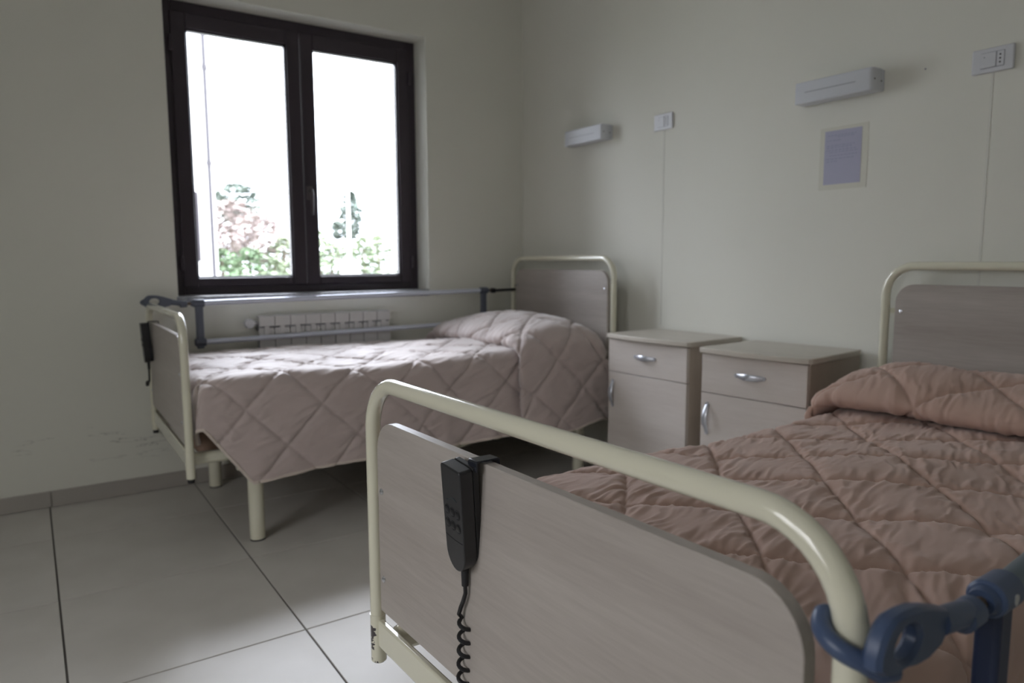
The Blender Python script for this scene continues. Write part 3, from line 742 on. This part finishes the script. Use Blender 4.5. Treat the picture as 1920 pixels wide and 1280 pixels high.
# ------------------------------------------------------------------ bedside cabinets
def cabinet(loc, rz, wd, dp, label):
    c = tag(empty('bedside_cabinet', loc, rz), label, 'cabinet', 'pair of pale bedside cabinets between the beds')
    # local: x depth (0 front, dp at the wall side), y width centred, origin on the floor at the front centre
    h = .735; tt = .020; hw = wd/2
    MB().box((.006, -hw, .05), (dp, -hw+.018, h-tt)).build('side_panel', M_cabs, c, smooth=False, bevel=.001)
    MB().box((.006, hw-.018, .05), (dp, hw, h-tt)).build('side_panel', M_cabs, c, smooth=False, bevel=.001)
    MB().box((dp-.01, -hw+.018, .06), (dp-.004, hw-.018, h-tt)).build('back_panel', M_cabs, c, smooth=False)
    MB().box((.01, -hw+.018, .06), (dp-.01, hw-.018, .078)).build('base_panel', M_cabs, c, smooth=False)
    # bow-fronted top
    pts = []
    ov = .018
    for k in range(13):
        tt_ = -1+2*k/12
        pts.append((-.022-.016*(1-tt_**2), -(hw+ov-.02)*tt_*1.0))
    # rounded front corners
    outl = [(dp+.004, hw+.006)]+[(dp+.004, -hw-.006)]
    outl = [(dp+.004, -hw-.004), (dp+.004, hw+.004), (.03, hw+ov-.002), (0, hw+ov-.002), (-.012, hw+ov-.006), (-.020, hw+ov-.014)]+[(p[0], p[1]) for p in pts[1:-1]]+[(-.020, -hw-ov+.014), (-.012, -hw-ov+.006), (0, -hw-ov+.002), (.03, -hw-ov+.002)]
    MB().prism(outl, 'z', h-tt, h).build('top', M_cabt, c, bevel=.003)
    # drawer and door (overlay fronts)
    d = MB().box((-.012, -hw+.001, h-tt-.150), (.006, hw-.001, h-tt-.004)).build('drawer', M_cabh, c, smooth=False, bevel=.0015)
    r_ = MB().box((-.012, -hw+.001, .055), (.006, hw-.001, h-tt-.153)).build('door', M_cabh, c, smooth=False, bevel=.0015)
    def handle(parent, cy, cz, vert):
        mb = MB(); L_ = .11
        pts = []; rad = []
        for k in range(13):
            q = k/12; a = -L_/2+L_*q; o_ = -.0125-.020*math.sin(math.pi*q)
            pts.append((o_, cy, cz+a) if vert else (o_, cy+a, cz)); rad.append(.0055+.0035*math.sin(math.pi*q))
        # flat bow: oval section, wide across and thin outwards
        vs = []; fs = []; nn = 10
        for p, r_q in zip(pts, rad):
            for k in range(nn):
                q = 2*math.pi*k/nn; wv = r_q*1.35*math.cos(q); tv = .0035*math.sin(q)
                vs.append((p[0]+tv, p[1]+(wv if vert else 0), p[2]+(0 if vert else wv)))
        for a_ in range(len(pts)-1):
            for k in range(nn):
                l_ = (k+1) % nn; fs.append((a_*nn+k, a_*nn+l_, (a_+1)*nn+l_, (a_+1)*nn+k))
        mb.add(vs, fs)
        for e in (0, -1):
            p = pts[e]; mb.cyl((p[0]+.004, p[1], p[2]), (p[0]-.004, p[1], p[2]), .008, 10)
        o = mb.build('handle', M_silver, parent); return o
    hd = handle(d, .004, h-tt-.070, False)
    handle(r_, hw-.030, h-tt-.250, True)
    for sx in (.05, dp-.05):
        for sy in (-hw+.04, hw-.04):
            MB().tube([(sx, sy, 0), (sx, sy, .052)], .018, 12).build('foot', M_rubber, c)
    return c
cabinet((2.200, 2.215, 0), R(2.0), .455, .335, 'pale bedside cabinet standing directly beside the headboard under the mauve quilt')
cabinet((2.150, 1.632, 0), R(5.5), .425, .360, 'pale bedside cabinet nearer the terracotta quilt, with the full right side showing')

# ------------------------------------------------------------------ wall lamps, sockets, note
def wall_lamp(yc, zc, label):
    l = tag(empty('wall_lamp', (XW, yc, zc)), label, 'lamp', 'white box lamps above the beds')
    L_, h_, d_ = .305, .078, .075
    hs = MB().prism([(-.012, -L_/2+.0), (-d_+.014, -L_/2)]+[(-d_+.014-.014*math.sin(R(a)), -L_/2+.014-.014*math.cos(R(a))) for a in (30, 60, 90)]+[(-d_-.0, L_/2-.004), (-d_+.004, L_/2), (-.012, L_/2)], 'z', -h_/2, h_/2).build('housing', M_white2, l, bevel=.003)
    MB().box((-.012, -L_/2-.002, -h_/2+.003), (0, L_/2+.002, h_/2-.003)).build('back_plate', M_white2, l, smooth=False, bevel=.002)
    MB().box((-d_-.0006, -L_*.30, -.0012), (-d_+.002, L_*.36, .0012)).build('slot', M_line, hs, smooth=False)
    MB().cyl((-.06, -L_/2-.001, 0), (-.06, -L_/2+.002, 0), .003, 10).build('screw', M_slot, hs)
    MB().cyl((-.018, -L_/2-.001, -.003), (-.018, -L_/2+.002, -.003), .003, 10).build('screw', M_slot, hs)
    return l
wall_lamp(3.001, 1.717, 'white box lamp on the wall above the headboard under the window side')
wall_lamp(1.583, 1.690, 'white box lamp above the paper note, the larger one in view')
tag(MB().tube([(XW+.001, 1.29, 1.70), (XW-.0015, 1.29, 1.70)], .003, 8).build('wall_plug', M_line), 'small dark screw hole in the wall right of the lamp above the note', 'hole')

def socket(yc, zc, label):
    s = tag(empty('socket_plate', (XW, yc, zc)), label, 'socket', 'white switch and socket plates')
    pl_ = MB().prism(rrect(-.060, -.038, .060, .038, .006, 4), 'x', -.009, 0).build('cover_plate', M_white, s, bevel=.004, seg=3)
    MB().prism(rrect(-.034, -.024, .034, .024, .002, 2), 'x', -.0095, -.0085).build('module_recess', M_line, s)
    # local +y is away from the camera (left in the picture)
    sw_ = MB().box((-.013, -.0110, -.0225), (-.009, .033, .0225)).build('switch_rocker', M_white, s, smooth=False, bevel=.0015)
    MB().cyl((-.0132, .022, .010), (-.0128, .022, .010), .0022, 10).build('symbol', M_line, sw_)
    so = MB().box((-.0115, -.033, -.0225), (-.009, -.0125, .0225)).build('socket_insert', M_white, s, smooth=False, bevel=.001)
    for z in (-.0115, 0, .0115):
        MB().cyl((-.0118, -.0225, z), (-.011, -.0225, z), .0028, 10).build('pin_hole', M_slot, so)
    return s
socket(2.486, 1.713, 'white switch and socket plate between the two wall lamps')
socket(1.083, 1.683, 'white socket plate with three pin holes at the right, above the near bed')

nt_ = tag(empty('wall_note', (XW, 1.575, 1.445)), 'lilac sheet of paper in a clear pocket on the wall below the larger lamp', 'paper')
MB().box((-.0012, -.098, -.118), (0, .092, .113)).build('clear_pocket', M_film, nt_, smooth=False)
sh = MB().box((-.0020, -.074, -.098), (-.0012, .072, .100)).build('sheet', M_paper, nt_, smooth=False)
# faded lines of writing, too faint to read
rnd = random.Random(7)
for (z, a, b) in ((.082, .06, -.055), (.076, .02, -.045), (.064, .063, .01), (.045, .062, -.05), (.038, .062, -.03), (.028, .064, -.05), (.020, .05, -.055), (.008, .05, -.055), (-.004, .064, -.035), (-.013, .062, .02)):
    y = a; mb = MB()
    while y > b:
        wl_ = rnd.uniform(.006, .016)
        mb.box((-.0023, y-wl_, z-.0014), (-.0019, y, z+.0014)); y -= wl_+.004
    mb.build('text_line', M_ink, sh, smooth=False)

# ------------------------------------------------------------------ outside
GZ = -.6
M_grass = mat('dry_ground', (.13, .13, .11), .9); M_plaster = mat('outside_render', (.80, .79, .76), .8)
M_shut = mat('shutter_paint', (.030, .024, .028), .8); M_pipe = mat('downpipe', (.034, .030, .034), .7)
g = MB().box((-40, YW+.5, GZ-.2), (60, 90, GZ)).build('ground', M_grass, smooth=False); tag(g, kind='structure')
wg = tag(empty('building_wing', (0, 0, 0)), 'white rendered wing of the building seen through the left window pane', 'building')
YY = 11.0
MB().box((-3.5, YY, GZ), (2.31, YY+5, 5.6)).build('wall', M_plaster, wg, smooth=False)
MB().box((-3.7, YY-.25, 5.6), (2.5, YY+5.2, 5.75)).build('eaves', M_plaster, wg, smooth=False)
MB().tube([(2.235, YY-.09, GZ), (2.235, YY-.09, 5.58)], .03, 12).build('drainpipe', M_pipe, wg)
for z in (.4, 2.4, 3.7, 5.0): MB().tube([(2.235, YY-.09, z), (2.235, YY-.09, z+.06)], .040, 12).build('pipe_collar', M_pipe, wg)
wn = MB().box((.6, YY-.03, 1.02), (2.12, YY+.01, 2.06)).build('window_surround', M_plaster, wg, smooth=False)
sh_ = MB().box((1.42, YY-.07, 1.06), (2.075, YY-.03, 2.03)).build('shutter', M_shut, wg, smooth=False)
for k in range(18): MB().box((1.46, YY-.082, 1.09+k*.051), (2.07, YY-.065, 1.115+k*.051)).build('slat', M_shut, sh_, smooth=False)

def foliage_mat(name, a, b):
    m = mat(name, a, .7, spec=.2); noise_col(m, a, b, 1.6, lo=.4, hi=.6); return m
FG = foliage_mat('leaf_green', (.075, .12, .06), (.13, .17, .10)); FD = foliage_mat('leaf_conifer', (.075, .095, .08), (.125, .145, .12))
FP = foliage_mat('leaf_rust', (.20, .16, .15), (.25, .21, .19)); FL = foliage_mat('leaf_light', (.13, .16, .10), (.19, .22, .14))
M_bark = mat('bark', (.12, .09, .07), .9)
def tree(x, y, ztop, rad, zlow, matl, label, nleaf=900, shape='round', grp='trees and bushes beyond the window', name='tree', leaf=.09):
    t_ = tag(empty(name, (x, y, GZ)), label, 'tree' if name == 'tree' else 'bush', grp)
    rr = random.Random(int(x*100+y*7)); H_ = ztop-GZ; zl = zlow-GZ
    MB().tube([(0, 0, 0), (.03, .02, H_*.5), (0, 0, H_*.9)], [.05+rad*.06, .04+rad*.04, .02], 8).build('trunk', M_bark, t_)
    mb = MB()
    for k in range(nleaf):
        f = rr.random(); z = zl+(H_-zl)*f
        if shape == 'cone': rz_ = rad*(1-f)**.8+.05
        elif shape == 'column': rz_ = rad*math.sin(math.pi*min(1, .12+f*.86))**.6
        else: rz_ = rad*math.sqrt(max(.02, 1-(2*f-1)**2))
        q = rr.uniform(0, 2*math.pi); d_ = rz_*math.sqrt(rr.random())*(.85+.3*rr.random())
        c_ = Vector((d_*math.cos(q), d_*math.sin(q), z)); s_ = leaf*rr.uniform(.7, 1.5)
        Mx = Matrix.Translation(c_) @ Matrix.Rotation(rr.uniform(0, 6.3), 4, 'Z') @ Matrix.Rotation(rr.uniform(-1.2, 1.2), 4, 'X')
        mb.add([(-s_, 0, 0), (0, -s_*.6, s_*.15), (s_, 0, 0), (0, s_*.6, s_*.15)], [(0, 1, 2, 3)], Mx)
    mb.build('foliage', matl, t_, smooth=False, normals=False)
    return t_
D_ = 26
tree(.237*D_, D_, 1.07+.100*D_, .85, 1.07+.050*D_, FD, 'tall grey-green conifer top behind the rust coloured tree, left pane', 700, 'round', leaf=.11)
tree(.228*24, 24, 1.07+.078*24, 1.0, 1.07-.005*24, FP, 'tall rust coloured tree beside the white wing, left pane', 900, 'round', leaf=.10)
tree(.262*22, 22, 1.07+.060*22, .75, 1.07-.005*22, FP, 'lower rust coloured tree to the right of the tall one, left pane', 500, 'round', leaf=.10)
tree(.295*23, 23, 1.07+.030*23, .75, GZ+.2, FP, 'small pinkish tree next to the middle of the window', 450, 'round', leaf=.10)
tree(.215*16, 16, 1.07+.014*16, .55, GZ, FG, 'dark green bush at the foot of the white wing', 900, 'round', name='bush', leaf=.07)
tree(.250*17, 17, 1.07+.016*17, .60, GZ, FG, 'rounded green bush in the middle of the left pane', 1000, 'round', name='bush', leaf=.07)
tree(.283*17, 17, 1.07+.002*17, .45, GZ, FL, 'low light green bush near the middle of the window', 600, 'round', name='bush', leaf=.07)
tree(.394*40, 40, 1.07+.098*40, .62, 1.07+.03*40, FD, 'tall narrow cypress behind the lamp post, right pane', 900, 'column', leaf=.14)
tree(.374*34, 34, 1.07+.055*34, .35, 1.07+.03*34, FD, 'small conifer to the left of the cypress, right pane', 250, 'round', leaf=.12)
for k, (dx, tz, mm, la) in enumerate(((.345, .040, FL, 'light green tree at the left edge of the right pane'), (.368, .024, FL, 'low light green bush left of the lamp post'), (.402, .020, FL, 'low light green bush right of the lamp post'),
                                      (.430, .034, FL, 'light green tree in the middle of the right pane'), (.462, .038, FL, 'light green tree at the right edge of the right pane'), (.318, .034, FL, 'light green tree hidden partly by the middle sash'))):
    tree(dx*20, 20+k*.3, 1.07+tz*20, .55, GZ, mm, la, 650, 'round', leaf=.08)
lp = tag(empty('street_lamp', (.391*15, 15, GZ)), 'pale lamp post standing in front of the cypress, right pane', 'lamp post')
MB().tube([(0, 0, 0), (0, 0, 1.67+.105*15)], [.05, .03], 10).build('pole', M_plaster, lp)
MB().tube([(0, 0, 1.67+.103*15), (0, .3, 1.67+.11*15)], [.03, .02], 8).build('lamp_head', M_plaster, lp)
bx = tag(empty('utility_box', (.391*14.2, 14.2, GZ)), 'white utility box at the foot of the lamp post', 'box')
MB().box((-.17, -.12, 0), (.17, .12, 1.62)).build('body', M_plaster, bx, smooth=False, bevel=.01)
MB().box((-.19, -.14, 1.62), (.19, .14, 1.66)).build('lid', M_plaster, bx, smooth=False, bevel=.01)
